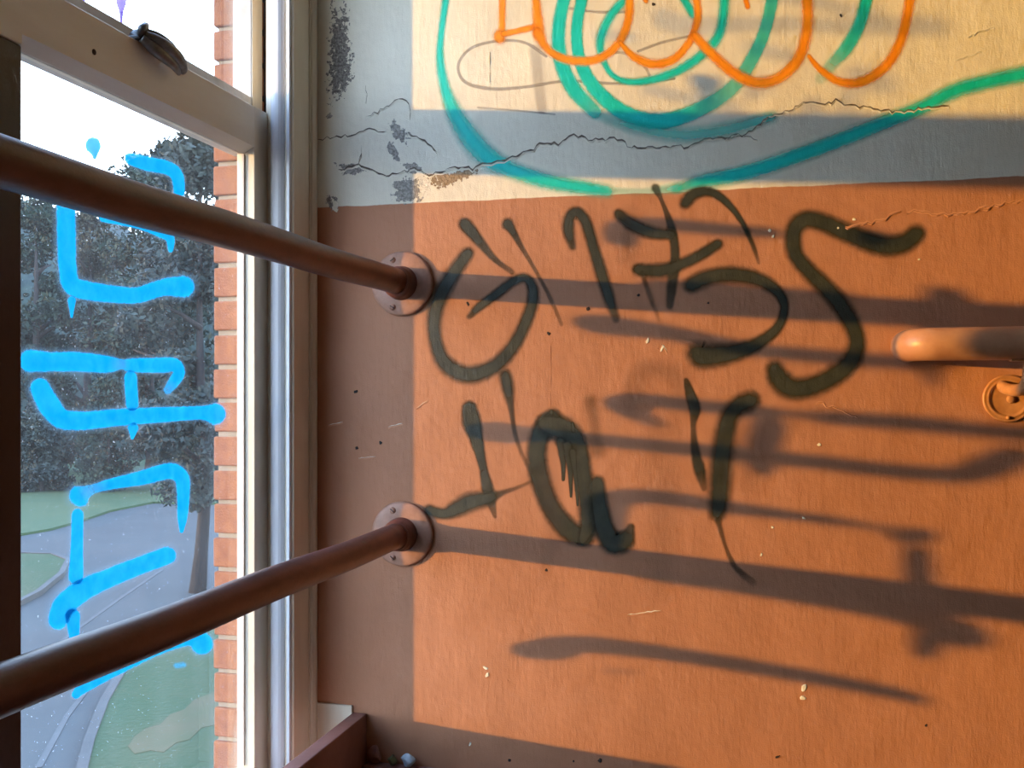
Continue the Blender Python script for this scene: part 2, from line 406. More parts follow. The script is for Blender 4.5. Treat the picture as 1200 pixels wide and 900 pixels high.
# screw hole and plug on the rail
p = on_x(110, 61, LX1)
bm = bmesh.new(); bmesh.ops.create_icosphere(bm, subdivisions=2, radius=.0045, matrix=Matrix.Translation((LX1 + .0005, p.y, p.z)) @ Matrix.Diagonal((.35, 1, 1, 1)))
obj('screw_hole', bm, M['chip_dark'], win, True)
# sash lock
p = on_x(178, 76, LX1); ly, lz = p.y, RZ1
lock = empty('sash_lock', (LX1, ly, lz), win); lock.scale = (1.2, 1.25, 1.25); lock['label'] = 'blackened metal sash lock on the meeting rail'
bm = bmesh.new(); box(bm, -.030, .006, -.034, .030, .0003, .006)
obj('lock_base', bm, M['metal_dark'], lock, bevel=.002)
bm = bmesh.new(); lat = [(.016, 0), (.016, .006), (.011, .011), (0, .012)]
rings = []
for r, zz in lat:
    rings.append([bm.verts.new((-.006 + r * math.cos(t * math.pi / 10), -.012 + r * math.sin(t * math.pi / 10), .006 + zz)) for t in range(20)] if r else [bm.verts.new((-.006, -.012, .006 + zz))])
for A_, B_ in zip(rings[:-1], rings[1:]):
    for t in range(20):
        if len(B_) == 1: bm.faces.new((A_[t], A_[(t + 1) % 20], B_[0]))
        else: bm.faces.new((A_[t], A_[(t + 1) % 20], B_[(t + 1) % 20], B_[t]))
obj('pivot', bm, M['metal_dark'], lock, True)
# curved lever blade hanging over the rail face
bm = bmesh.new()
crv = catmull([(.004, -.026, .010, .006), (.016, -.012, .004, .009), (.024, .008, -.004, .0095), (.024, .028, -.012, .008), (.017, .045, -.018, .0055), (.012, .050, -.020, .003)], .003)
tube(bm, [(c[0], c[1], c[2]) for c in crv], [c[3] for c in crv], 14)
for v in bm.verts: v.co.z = v.co.z * .85 
obj('lever', bm, M['lock_grey'], lock, True)
bm = bmesh.new()
crv = catmull([(.006, -.030, .002, .005), (.014, -.016, -.007, .008), (.018, .004, -.012, .008), (.019, .022, -.017, .006), (.015, .038, -.022, .003)], .003)
tube(bm, [(c[0], c[1], c[2]) for c in crv], [c[3] for c in crv], 14)
obj('lever_guard', bm, M['lock_grey'], lock, True)
bm = bmesh.new(); tube(bm, [(.004, -.030, .004), (.010, -.034, .012), (.006, -.022, .020), (-.002, -.014, .014)], [.004, .0055, .005, .003], 12)
obj('thumb_tab', bm, M['metal_dark'], lock, True)
bm = bmesh.new()
crv = catmull([(.002, -.024, .014, .004), (.012, -.004, .013, .005), (.017, .018, .008, .0045), (.012, .040, .002, .003)], .003)
tube(bm, [(c[0], c[1], c[2]) for c in crv], [c[3] for c in crv], 12)
obj('latch_cam', bm, M['metal_dark'], lock, True)

# board in front of the sill, cheek under the casing, narrow ledge on the end wall
o = obj('trim_1', boxes((.082, .112, RY + .01, -.001, FZ + .001, -.647)), M['board'], bevel=.002)
tag(o, 'brown board standing along the window sill', kind='structure')
o = obj('trim_2', boxes((.001, .0815, -.006, -.0005, -.776, -.633)), M['cream_wood'], bevel=.001)
tag(o, 'cream strip under the brown paint at the sill corner', kind='structure')
o = obj('trim_3', boxes((.113, RX - .01, -.030, -.0005, -.80, -.742)), M['board'], bevel=.003)
tag(o, 'narrow brown ledge along the foot of the end wall', kind='structure')

# ================================================================== GUARD PIPES
def rivet(cx, cz, r=.0062):
    bm = bmesh.new(); lathe_y(bm, [(r * 1.05, 0), (r, -.002), (r * .8, -.0036), (r * .35, -.0045), (0, -.0046)], 18, (cx, 0, cz))
    return bm
def guard_pipe(zc, label, seed):
    rnd = random.Random(seed)
    root = empty('guard_pipe', (.189, 0, zc)); tag(root, label, 'pipe', 'brown guard pipes across the window')
    pts = [(0, -.028 - i * .06, .0012 * math.sin(i * .7 + seed)) for i in range(59)]
    pts = [p for p in pts if p[1] > RY + .03]
    bm = bmesh.new(); tube(bm, pts, .0252, 32)
    obj('pipe', bm, M['pipe'], root, True)
    fl = bmesh.new(); lathe_y(fl, [(.0630, -.0006), (.0645, -.003), (.0640, -.0065), (.0600, -.0090), (.046, -.0105), (.0330, -.0115), (.0250, -.0115)], 56)
    f = obj('wall_flange', fl, M['flange'], root, True)
    cb = bmesh.new(); lathe_y(cb, [(.0345, -.0100), (.0335, -.0135), (.0318, -.0160), (.0315, -.0300), (.0302, -.0335), (.0285, -.0345), (.0285, -.0385), (.0272, -.0405), (.0250, -.0410)], 48)
    obj('collar', cb, M['pipe'], f, True)
    for dx, dz in ((-.018, .047), (-.018, -.047), (.047, .012), (.040, -.030)):
        if dx > 0: continue
        s = obj('screw', rivet(0, 0), M['flange'], f, True); s.location = (dx, -.0092, dz)
        q = obj('screw', boxes((-.0052, .0052, -.0052, -.0044, -.0007, .0007)), M['chip_dark'], f); q.name = 'screw_slot'
        q.location = (dx, -.0092, dz); q.rotation_euler = (0, rnd.uniform(-.8, .8), 0)
    # far end flange
    f2 = bmesh.new(); lathe_y(f2, [(.0630, .0006), (.0645, .004), (.0600, .0090), (.037, .0125), (.0350, .036), (.0252, .0385)], 40, (0, RY, 0))
    obj('wall_flange', f2, M['flange'], root, True)
    bm = bmesh.new(); lathe_y(bm, [(.0255, -.0385), (.0272, -.0395), (.0278, -.042), (.0270, -.0445), (.0254, -.0455)], 40)
    obj('weld_ring', bm, M['pipe'], root, True)
    return root
guard_pipe(.2174, 'brown painted pipe rail crossing high over the window, upper of two', 1)
guard_pipe(-.2819, 'brown painted pipe rail crossing low over the window, lower of two', 2)

# ================================================================== HANDRAIL at right
hr = empty('handrail', (1.1, 0, .081)); tag(hr, 'tan painted handrail with a rounded end on a curved bracket at the right', 'handrail')
R_H, YH = .0278, -.080
xl = on_y(1050, 404, YH).x + R_H
bm = bmesh.new()
pts = [(xl - 1.1, -.001, 0), (xl - 1.1, YH + .042, 0)]
for i in range(1, 13):
    t = i / 12 * math.pi / 2
    pts.append((xl - 1.1 + .042 * (1 - math.cos(t)), YH + .042 * (1 - math.sin(t)), 0))
pts += [(xl - 1.1 + .042 + .1 * i, YH, 0) for i in range(1, 15)]
tube(bm, pts, R_H, 36)
obj('rail_pipe', bm, M['rail_paint'], hr, True)
def bracket(px, py):
    c = on_y(px + 5, py + 1, 0.0) - Vector((1.1, 0, .081))
    pl = bmesh.new(); lathe_y(pl, [(.0400, -.0004), (.0410, -.003), (.0400, -.0055), (.0375, -.0062), (.0355, -.0050), (.0335, -.0062), (.0310, -.0066), (.0290, -.0040), (.0270, -.0036), (0, -.0040)], 52, (c.x, 0, c.z))
    b = obj('wall_bracket', pl, M['bracket'], hr, True)
    bm = bmesh.new()
    crv = catmull([(c.x - .010, -.004, c.z + .022, 0.0094), (c.x - .008, -.022, c.z + .017, 0.0100), (c.x + .002, -.048, c.z + .014, 0.0103), (c.x + .010, -.068, c.z + .020, 0.0100), (c.x + .014, -.078, c.z + .036, 0.0097), (c.x + .014, YH, -.0275, .0085)], .004)
    tube(bm, [(q[0], q[1], q[2]) for q in crv], [q[3] for q in crv], 18)
    obj('bracket_arm', bm, M['bracket'], b, True)
    bm = bmesh.new(); box(bm, c.x - .014, c.x + .052, YH - .011, YH + .011, -.0300, -.0262)
    obj('saddle', bm, M['bracket'], b, bevel=.0015)
    for dx, dz, r in ((.004, -.001, .0070), (-.001, -.033, .0034), (.030, -.014, .0040)):
        s = obj('bolt', rivet(0, 0, r), M['bracket'], b, True); s.location = (c.x + dx, -.0042 if r > .005 else -.0060, c.z + dz)
bracket(1176, 466)

# ================================================================== GRAFFITI
def ribbon(bm, layers, pts, to3d, nrm, soft=.35, op=1.0, off=.0004, margin=1.12, step=3.0):
    """pts: (x, y, width_px[, opacity]) photo pixels; rounded ends"""
    P = [tuple(p) + (op,) if len(p) == 3 else (p[0], p[1], p[2], p[3] * op) for p in pts]
    S = catmull(P, step)
    fr = []
    n = len(S)
    for i in range(n):
        a = S[max(i - 1, 0)]; b = S[min(i + 1, n - 1)]
        t = Vector((b[0] - a[0], b[1] - a[1])); t = t.normalized() if t.length > 1e-6 else Vector((1, 0))
        fr.append((Vector((S[i][0], S[i][1])), t, max(S[i][2], .8) / 2 * margin, S[i][3]))
    secs = []
    c, t, w_, a_ = fr[0]
    for ph in (85, 65, 45, 22):
        q = math.radians(ph); secs.append((c - t * w_ * math.sin(q), t, w_, a_, math.cos(q), math.sin(q)))
    for c, t, w_, a_ in fr: secs.append((c, t, w_, a_, 1, 0))
    c, t, w_, a_ = fr[-1]
    for ph in (22, 45, 65, 85):
        q = math.radians(ph); secs.append((c + t * w_ * math.sin(q), t, w_, a_, math.cos(q), math.sin(q)))
    dl, al, sl = layers; rows = []
    for c, t, w_, a_, cs, sn in secs:
        nn = Vector((-t.y, t.x)); row = []
        for o_ in (-1, -.66, -.33, 0, .33, .66, 1):
            p2 = c + nn * w_ * o_ * cs
            v = bm.verts.new(to3d(p2.x, p2.y) + nrm * off)
            v[dl] = math.sqrt((o_ * cs) ** 2 + sn * sn); v[al] = min(1.0, a_); v[sl] = soft; row.append(v)
        rows.append(row)
    for r0, r1 in zip(rows[:-1], rows[1:]):
        for j in range(6): bm.faces.new((r0[j], r0[j + 1], r1[j + 1], r1[j]))
def graffiti(name, label, mat, parent, strokes, to3d, nrm, soft=.35, op=1.0, base=.0004, margin=1.2, gap=.00007):
    bm = bmesh.new(); L = tuple(bm.verts.layers.float.new(n) for n in ('d', 'a', 's'))
    for i, s in enumerate(strokes):
        kw = {}
        if isinstance(s, dict): kw = {k_: v_ for k_, v_ in s.items() if k_ != 'p'}; s = s['p']
        ribbon(bm, L, s, to3d, nrm, kw.get('soft', soft), kw.get('op', op), base + i * gap, margin, kw.get('step', 3.0))
    o = obj(name, bm, mat, parent)
    if label: o['label'] = label
    return o
WN = Vector((0, -1, 0)); WP = lambda x, y: on_y(x, y, 0.0)
LN = [0]
def wg(label, mat, strokes, soft=.72, op=1.0, name='graffiti_letter'):
    LN[0] += 1
    return graffiti(name, label, M[mat], wall_back, strokes, WP, WN, soft, op, .00012 + LN[0] * .00004, 1.82 if mat == 'sp_black' else 1.72, .000012)

# grey scrawl beneath
wg('faint grey looping scrawl', 'sp_grey', [
    {'p': [(640, 66, 3), (615, 50, 3), (585, 48, 3), (553, 56, 3), (537, 76, 3), (545, 96, 3.4), (575, 104, 3.6), (615, 102, 3), (665, 95, 3), (730, 98, 3), (790, 92, 3)], 'op': .55},
    {'p': [(627, 58, 12), (631, 95, 12), (635, 128, 10)], 'op': .30},
    {'p': [(668, 10, 3), (700, 14, 3), (735, 14, 3)], 'op': .5},
    {'p': [(748, 60, 3), (775, 50, 3), (805, 43, 3)], 'op': .5}, {'p': [(705, 64, 3), (730, 62, 3), (752, 74, 3), (762, 90, 3)], 'op': .4},
    {'p': [(560, 126, 2), (610, 130, 2), (650, 134, 2)], 'op': .35}], soft=.6, name='graffiti_scrawl')
wg('large teal spray loop and spiral', 'sp_teal', [
    [(524, -12, 9), (517, 40, 8), (516, 72, 10), (522, 105, 13), (534, 135, 19), (552, 163, 24), (572, 184, 24), (600, 199, 19), (640, 212, 18), (685, 220, 16), (712, 224, 14, .8)],
    {'p': [(722, 224, 8, .3), (760, 224, 8, .25), (795, 220, 12, .6)], 'soft': .8},
    [(792, 222, 10, .4), (820, 213, 16, .9), (870, 203, 18), (930, 184, 18), (1000, 158, 18), (1050, 138, 17), (1080, 126, 17), (1120, 106, 18), (1165, 94, 18), (1215, 84, 20)],
    {'p': [(664, -12, 12), (655, 30, 13), (657, 70, 14), (672, 104, 15), (697, 131, 14, .7)], 'soft': .55},
    {'p': [(685, -12, 11), (676, 30, 11), (680, 72, 12), (700, 107, 14), (735, 134, 15), (775, 142, 15), (820, 128, 15, .8), (860, 101, 14, .6), (885, 62, 13, .75), (898, 30, 12, .75), (907, -12, 12, .8)], 'soft': .5},
    [(745, -12, 10), (718, 15, 11), (704, 45, 11), (706, 68, 8), (720, 90, 7), (748, 96, 9), (790, 85, 11), (825, 62, 12), (844, 36, 12), (850, -12, 12)],
    [(795, -12, 10), (812, 17, 10)],
    {'p': [(703, 136, 12, .3), (740, 148, 16, .5), (795, 158, 18, .55), (850, 152, 17, .6), (905, 137, 13, .6)], 'soft': .9},
    {'p': [(1018, -12, 12), (1008, 26, 13, .9), (992, 56, 14, .8), (975, 75, 12, .45), (962, 92, 12, .2)], 'soft': .6}], soft=.88, name='graffiti_loop')
wg('orange spray lettering, the bottom of a word', 'sp_orange', [
    [(589, -12, 8), (588, 40, 8)], [(585, 42, 14), (586, 44, 14)], [(590, 40, 7), (630, 31, 8)],
    [(627, -12, 8), (630, 20, 12), (632, 42, 14)], [(630, 38, 12), (642, 58, 9), (665, 70, 10), (698, 70, 10), (722, 54, 10), (736, 25, 10), (738, -12, 10)],
    [(727, 50, 5), (742, 66, 9), (765, 75, 11), (790, 69, 10), (810, 45, 9), (818, 15, 9), (813, -12, 9)],
    [(814, 42, 11), (835, 64, 12), (862, 87, 13), (888, 97, 13), (915, 90, 13), (937, 66, 13), (946, 30, 13), (945, -12, 13)],
    [(948, 66, 5), (962, 82, 8), (985, 96, 10), (1012, 95, 12), (1040, 75, 12), (1058, 40, 12), (1068, -12, 12)],
    [(871, -12, 7), (876, 8, 6)], [(750, -12, 8), (757, 1, 6)]], soft=.85, name='graffiti_word')
# black upper row
wg('black sprayed letter G', 'sp_black', [
    [(548, 297, 13), (533, 318, 15), (517, 345, 17), (509, 372, 15), (511, 402, 14), (523, 427, 17), (548, 439, 18), (578, 430, 16), (602, 405, 14), (619, 370, 13), (625, 345, 12), (618, 327, 10), (603, 329, 10), (580, 346, 10), (561, 360, 9), (550, 371, 6, .6)],
    {'p': [(545, 263, 13, .95), (552, 271, 12), (566, 288, 9, .8), (580, 304, 6, .7), (600, 319, 5, .45)], 'soft': .6},
    {'p': [(595, 263, 12, .95), (600, 270, 8, .9), (612, 291, 5, .6), (628, 318, 4, .5), (645, 350, 4, .4), (658, 380, 4, .3)], 'soft': .6}])
wg('black sprayed numeral 1', 'sp_black', [
    [(671, 289, 8, .7), (666, 270, 12), (668, 254, 12), (677, 249, 12), (687, 262, 12), (696, 292, 12), (706, 325, 13), (714, 350, 12), (722, 374, 8, .6)]])
wg('black sprayed numeral 7 crossed by a bar', 'sp_black', [
    [(725, 251, 11), (742, 264, 13), (765, 273, 13), (787, 275, 10)],
    {'p': [(768, 220, 8, .7), (776, 237, 4, .6), (787, 268, 8, .8), (791, 300, 9, .85), (788, 330, 10, .8), (785, 358, 7, .6)], 'soft': .55},
    [(748, 316, 13), (775, 317, 15), (800, 309, 12), (822, 298, 12), (841, 286, 11)],
    {'p': [(752, 320, 6, .5), (762, 348, 5, .4), (772, 375, 4, .2)], 'soft': .8}])
wg('black sprayed letter B, open at its left', 'sp_black', [
    [(803, 238, 12), (814, 227, 12), (832, 225, 10), (850, 236, 8), (868, 258, 6, .9), (882, 287, 5, .7), (889, 308, 4, .3)],
    [(810, 334, 17), (830, 325, 17), (860, 322, 17), (890, 328, 15), (912, 343, 12), (919, 362, 10), (910, 385, 11), (885, 404, 15), (855, 414, 21), (825, 417, 26), (818, 415, 24)]])
wg('black sprayed letter S', 'sp_black', [
    [(1074, 274, 19), (1056, 286, 21), (1030, 287, 21), (995, 274, 20), (962, 260, 19), (942, 258, 19), (930, 272, 18), (932, 297, 17), (948, 318, 17), (972, 342, 19), (993, 370, 19), (1004, 398, 18), (998, 422, 20), (978, 440, 21), (950, 453, 21), (928, 455, 23), (914, 445, 24), (908, 434, 20)]])
# black lower row
wg('two black sprayed dashes trailing downwards', 'sp_black', [
    {'p': [(592, 440, 13, .9), (595, 455, 13, .9), (599, 480, 6, .7), (604, 510, 5, .55), (615, 540, 4, .35), (632, 570, 4, .25)], 'soft': .7},
    {'p': [(550, 479, 14), (553, 495, 17), (559, 518, 12), (566, 548, 8, .85), (572, 575, 11, .85), (580, 605, 4, .4)], 'soft': .5}])
wg('black sprayed bar running out from the lower flange', 'sp_black', [
    [(503, 598, 12), (520, 602, 12), (535, 596, 17), (552, 588, 19), (572, 584, 14), (590, 577, 6, .6), (610, 570, 4, .4), (632, 560, 4, .2)]])
wg('black sprayed letter a with drips', 'sp_black', [
    [(647, 489, 17), (636, 503, 19), (629, 530, 19), (633, 562, 19), (647, 597, 19), (668, 622, 21), (685, 630, 18)],
    [(640, 497, 20), (660, 503, 24), (676, 520, 20), (682, 550, 18), (687, 580, 18), (690, 612, 18), (683, 632, 10)],
    [(700, 566, 14), (702, 590, 17), (708, 618, 20), (718, 636, 22), (732, 633, 20), (739, 618, 8, .7)],
    [(657, 518, 10), (660, 545, 5), (660, 562, 3)], [(665, 522, 10), (668, 548, 6), (669, 582, 2)], [(671, 530, 8), (674, 556, 4), (677, 592, 2)], [(646, 484, 3), (646, 481, 2)], [(672, 505, 4), (671, 496, 2)]], soft=.6)
wg('black sprayed letter Y', 'sp_black', [
    {'p': [(804, 446, 5, .7), (808, 460, 9), (814, 479, 11), (812, 500, 5, .6), (815, 530, 9, .8), (820, 552, 11, .85), (825, 572, 6, .4)], 'soft': .55},
    [(880, 469, 20), (866, 475, 20), (855, 488, 20), (849, 512, 22), (845, 545, 23), (843, 580, 22), (841, 600, 18)],
    {'p': [(841, 610, 6, .6), (850, 640, 4, .5), (862, 665, 6, .6), (882, 682, 8, .3)], 'soft': .7}], soft=.75)
wg('faded brown ghost of older lettering', 'sp_ghost', [
    {'p': [(692, 470, 16, .5), (697, 500, 14, .35), (700, 528, 18, .5)], 'soft': .9},
    {'p': [(742, 470, 30, .16), (748, 440, 26, .2), (772, 432, 22, .24), (795, 446, 24, .2), (803, 480, 26, .12)], 'soft': .95},
    {'p': [(770, 500, 34, .1), (778, 600, 44, .16), (774, 690, 34, .14)], 'soft': .95},
    {'p': [(640, 560, 26, .14), (650, 620, 24, .12), (640, 660, 16, .1)], 'soft': .95},
    {'p': [(735, 300, 24, .2), (738, 250, 20, .15)], 'soft': .95}, {'p': [(880, 520, 44, .2), (872, 560, 40, .16)], 'soft': .95}], soft=.9)

# ---- blue paint on the lower pane
GXp = -.0885
GP = lambda x, y: on_x(x, y, GXp)
GN = Vector((1, 0, 0))
def gg(label, strokes, mat='gp_blue', soft=.22, base=.0002):
    # widths: the photo's pixels are wider near the camera; stay in pixels
    hz = [[(p[0], p[1], p[2] * 1.5) for p in s] for s in strokes if not isinstance(s, dict)]
    graffiti('glass_graffiti', None, M['gp_haze'], sash, hz, GP, GN, .8, .75, base)
    return graffiti('glass_graffiti', label, M[mat], sash, strokes, GP, GN, soft, 1.0, base + .0012)
gg('blue painted dot at the top of the pane', [[(108, 170, 19), (109, 175, 17), (110, 180, 9), (110, 185, 4)]])
gg('blue painted hook of square letter, topmost', [
    [(152, 186, 14), (172, 192, 17), (196, 197, 16), (207, 207, 15), (209, 226, 13)],
    [(76, 236, 22), (77, 280, 22), (78, 312, 21), (83, 334, 22), (104, 341, 22), (135, 345, 20), (160, 346, 19), (190, 337, 20), (214, 336, 26)],
    [(83, 352, 10), (83, 362, 6), (83, 371, 3)], [(120, 256, 9), (160, 264, 8), (186, 272, 12), (198, 279, 11), (199, 293, 6)]])
gg('blue painted letter with two bars and a stem, middle of the pane', [
    [(35, 423, 27), (58, 424, 23), (90, 424, 23), (125, 427, 20), (142, 427, 12, .7), (152, 428, 16), (185, 428, 18), (203, 428, 17), (209, 436, 14), (204, 446, 14), (196, 457, 10, .6)],
    [(46, 455, 24), (56, 474, 26), (70, 490, 24), (95, 493, 22), (140, 489, 20), (190, 486, 18), (226, 484, 16), (240, 484, 18), (251, 485, 26)],
    [(152, 442, 15), (153, 460, 15), (154, 474, 15)], [(155, 502, 13), (154, 513, 4)]])
gg('blue painted square letter with a long stem, lower pane', [
    [(93, 581, 26), (106, 574, 12, .6), (130, 567, 13), (165, 560, 17), (198, 552, 19), (212, 560, 18), (214, 580, 15), (213, 605, 12), (212, 622, 5)],
    [(90, 603, 14), (89, 640, 15), (88, 676, 18)], [(84, 722, 18), (86, 748, 12)],
    [(67, 726, 24), (74, 710, 27), (95, 692, 26), (130, 676, 22), (165, 662, 21), (195, 651, 21)]])
gg('blue painted stroke slanting behind the lower pipe', [
    [(88, 814, 10), (100, 803, 15), (140, 780, 18), (185, 758, 18), (222, 746, 22), (236, 754, 26)]])
graffiti('glass_graffiti', 'small darker blue smear', M['gp_blue'], sash, [[(205, 780, 9), (214, 779, 9)]], GP, GN, .8, .5, .0022)
# ---- violet paint on the upper pane; most of it above the frame, known from its shadows
UGX = -.1295
UG = lambda x, y: on_x(x, y, UGX)
graffiti('glass_graffiti', 'violet paint blot with a thin drip', M['gp_purple'], up, [[(142, -8, 14), (142, 5, 11), (142, 12, 6), (142, 22, 3), (142, 40, 3)], [(97, -10, 5), (97, 14, 4)]], UG, GN, .2, 1, .0002)
def shadow_to_glass(x, y):
    W = on_y(x, y); t = (W.x - UGX) / SUN.x; return W - SUN * t
ups = [[(775, 20, 24), (800, 30, 26), (860, 29, 20), (930, 28, 20), (1010, 32, 20), (1080, 30, 26), (1105, 32, 20)],
       [(900, -6, 16), (960, 4, 18), (1030, 20, 18)], [(880, 55, 20), (930, 68, 14)], [(700, 40, 10), (740, 44, 14)],
       [(1040, 100, 26), (1000, 85, 22)], [(895, 98, 26), (880, 110, 20)], [(1000, 100, 22), (990, 128, 26)], [(760, 105, 14), (860, 128, 20)]]
graffiti('glass_graffiti', 'violet painted strokes high on the upper pane', M['gp_purple'], up,
         [{'p': [(a_, b_, c_) for a_, b_, c_ in s], 'step': 6.0} for s in ups], shadow_to_glass, GN, .3, .45, .0002)

# ================================================================== DAMAGE ON THE WALL
def crack(pts, width, mat='crack', ridge='crack_ridge_cream', jag=2.1, name='crack', lift=.0006):
    rnd = random.Random(int(pts[0][0] * 7 + pts[0][1]))
    P = []
    for (x0, y0), (x1, y1) in zip(pts[:-1], pts[1:]):
        n = max(1, int(math.hypot(x1 - x0, y1 - y0) / 4))
        for i in range(n):
            t = i / n; P.append((x0 + (x1 - x0) * t + rnd.uniform(-jag, jag) * .5, y0 + (y1 - y0) * t + rnd.uniform(-jag, jag)))
    P.append(pts[-1])
    bm = bmesh.new(); n = len(P); rows = []
    for i, (x, y) in enumerate(P):
        wv = width * (0.22 + .75 * rnd.random()) * (1 if 0 < i < n - 1 else .15) / 2
        a = WP(x, y - wv) + WN * .0009; b = WP(x, y + wv) + WN * .0009
        rows.append((bm.verts.new(a), bm.verts.new(b)))
    for a, b in zip(rows[:-1], rows[1:]): bm.faces.new((a[0], a[1], b[1], b[0]))
    o = obj(name, bm, M[mat], wall_back)
    # lifted lip along the lower side
    bm = bmesh.new(); rows = []
    for i, (x, y) in enumerate(P):
        wv = width / 2; h = lift * (.3 + rnd.random()) * 2
        rows.append([bm.verts.new(WP(x, y + wv * .8) + WN * .0001), bm.verts.new(WP(x, y + wv * 1.3) + WN * h), bm.verts.new(WP(x, y + wv * 1.3 + 1.6) + WN * .0001)])
    for a, b in zip(rows[:-1], rows[1:]):
        for j in range(2): bm.faces.new((a[j], a[j + 1], b[j + 1], b[j]))
    bmesh.ops.recalc_face_normals(bm, faces=bm.faces)
    r = obj('crack_lip', bm, M[ridge], wall_back)
    return o
crack([(371, 164), (387, 161), (412, 158), (434, 151), (453, 154)], 2.0)
crack([(478, 157), (492, 161), (512, 178)], 3.2)
crack([(430, 136), (450, 128), (467, 115), (477, 117), (482, 130), (480, 139)], 2.0)
crack([(423, 169), (424, 180), (420, 189)], 3.4, jag=1.0)
crack([(396, 200), (420, 194), (437, 200), (456, 207), (473, 200), (489, 198), (503, 204), (523, 200)], 2.8)
crack([(523, 200), (537, 196), (553, 198), (575, 190), (592, 188), (600, 183), (625, 175), (637, 167), (655, 169), (667, 160), (673, 158), (690, 163), (710, 165)], 3.0)
crack([(710, 165), (720, 162), (740, 172), (760, 174), (785, 172), (810, 172), (822, 164), (845, 162), (870, 158), (885, 150), (900, 135)], 2.4)
crack([(900, 135), (925, 130), (935, 123), (950, 119), (975, 122), (980, 118), (990, 122), (1020, 127), (1045, 131), (1060, 130), (1080, 127), (1112, 124)], 2.0)
crack([(845, 162), (870, 160), (888, 164)], 1.6)
crack([(428, 100), (430, 110), (429, 120)], 1.5)
crack([(574, 60), (574, 95)], 1.6, jag=.4)
crack([(990, 266), (1012, 262), (1035, 257), (1045, 250), (1056, 246)], 2.6, 'crack_ridge', 'crack_ridge', name='crack', lift=.0011)
crack([(1062, 247), (1080, 248), (1110, 250), (1138, 247), (1160, 241)], 2.2, 'crack_ridge', 'crack_ridge', name='crack', lift=.0009)
crack([(1145, 247), (1165, 240), (1182, 237), (1205, 231)], 2.2, 'crack_ridge', 'crack_ridge', name='crack', lift=.001)
crack([(955, 470), (980, 478), (1005, 488)], 1.6, 'crack_ridge', 'crack_ridge', name='crack', lift=.0009)
crack([(1135, 42), (1150, 36), (1165, 32)], 1.6, 'crack_ridge_cream', 'crack_ridge_cream', lift=.0008)
crack([(1120, 68), (1150, 60)], 1.6, 'crack_ridge_cream', 'crack_ridge_cream', lift=.0006)
crack([(645, 405), (646, 440), (645, 480)], 1.0, 'crack_ridge', 'crack_ridge', jag=.5, lift=.0004)
crack([(735, 720), (775, 715)], 1.3, 'chip_white', 'crack_ridge', jag=.5)
crack([(488, 478), (502, 469)], 1.0, 'chip_white', 'crack_ridge', jag=.5)
crack([(420, 537), (440, 535)], 1.0, 'chip_white', 'crack_ridge', jag=.5)
crack([(455, 500), (472, 496)], 1.0, 'chip_white', 'crack_ridge', jag=.5)
crack([(385, 498), (402, 494)], 1.0, 'chip_white', 'crack_ridge', jag=.5)
crack([(775, 402), (782, 412)], 2.2, 'chip_white', 'crack_ridge', jag=.5)
def patch(label, mat, outline, off=.0002):
    """irregular patch: ring fan with d=0 inside, 1 at the rim"""
    bm = bmesh.new(); dl = bm.verts.layers.float.new('d')
    cx = sum(p[0] for p in outline) / len(outline); cy = sum(p[1] for p in outline) / len(outline)
    rings = []
    for f in (1.0, .8, .55, .3):
        r = []
        for x, y in outline:
            v = bm.verts.new(WP(cx + (x - cx) * f, cy + (y - cy) * f) + WN * off); v[dl] = (f - .3) / .7; r.append(v)
        rings.append(r)
    n = len(outline)
    for a, b in zip(rings[:-1], rings[1:]):
        for i in range(n): bm.faces.new((a[i], a[(i + 1) % n], b[(i + 1) % n], b[i]))
    bm.faces.new(rings[-1])
    o = obj('peeled_patch', bm, M[mat], wall_back)
    if label: o['label'] = label
patch('speckled grey strip where paint has flaked beside the window', 'peel_speckle', [(384, -20), (412, -20), (413, 30), (420, 60), (419, 95), (408, 115), (395, 132), (381, 140), (378, 100), (380, 40)])
patch('speckled grey strip where paint has flaked beside the window', 'peel_speckle', [(385, 60), (415, 50), (421, 90), (405, 122), (382, 128), (379, 95)], .00032)
patch(None, 'peel_grey', [(379, 138), (388, 130), (391, 135), (384, 142)])
patch(None, 'peel_grey', [(452, 143), (462, 139), (474, 150), (484, 158), (478, 172), (468, 166), (460, 162)])
patch(None, 'peel_grey', [(452, 165), (462, 164), (468, 178), (470, 192), (462, 190), (454, 178)])
patch(None, 'peel_grey', [(470, 192), (486, 188), (498, 198), (490, 206), (474, 203)])
patch('square grey patch of bare render above the brown paint', 'peel_grey', [(456, 212), (470, 206), (488, 206), (498, 212), (498, 230), (490, 240), (470, 240), (458, 236)])
patch('tan strip of bare render under the long crack', 'peel_tan', [(496, 204), (520, 203), (556, 196), (572, 196), (556, 206), (530, 218), (512, 224), (498, 216)])
patch(None, 'peel_white', [(484, 203), (505, 203), (512, 214), (505, 232), (492, 238), (486, 224)], .0004)
patch(None, 'peel_speckle', [(382, 222), (396, 226), (400, 240), (398, 252), (386, 250), (378, 238)])
patch(None, 'peel_white', [(386, 228), (400, 232), (398, 256), (388, 250)], .0004)
patch(None, 'peel_grey', [(390, 190), (420, 192), (432, 200), (420, 206), (400, 206)])
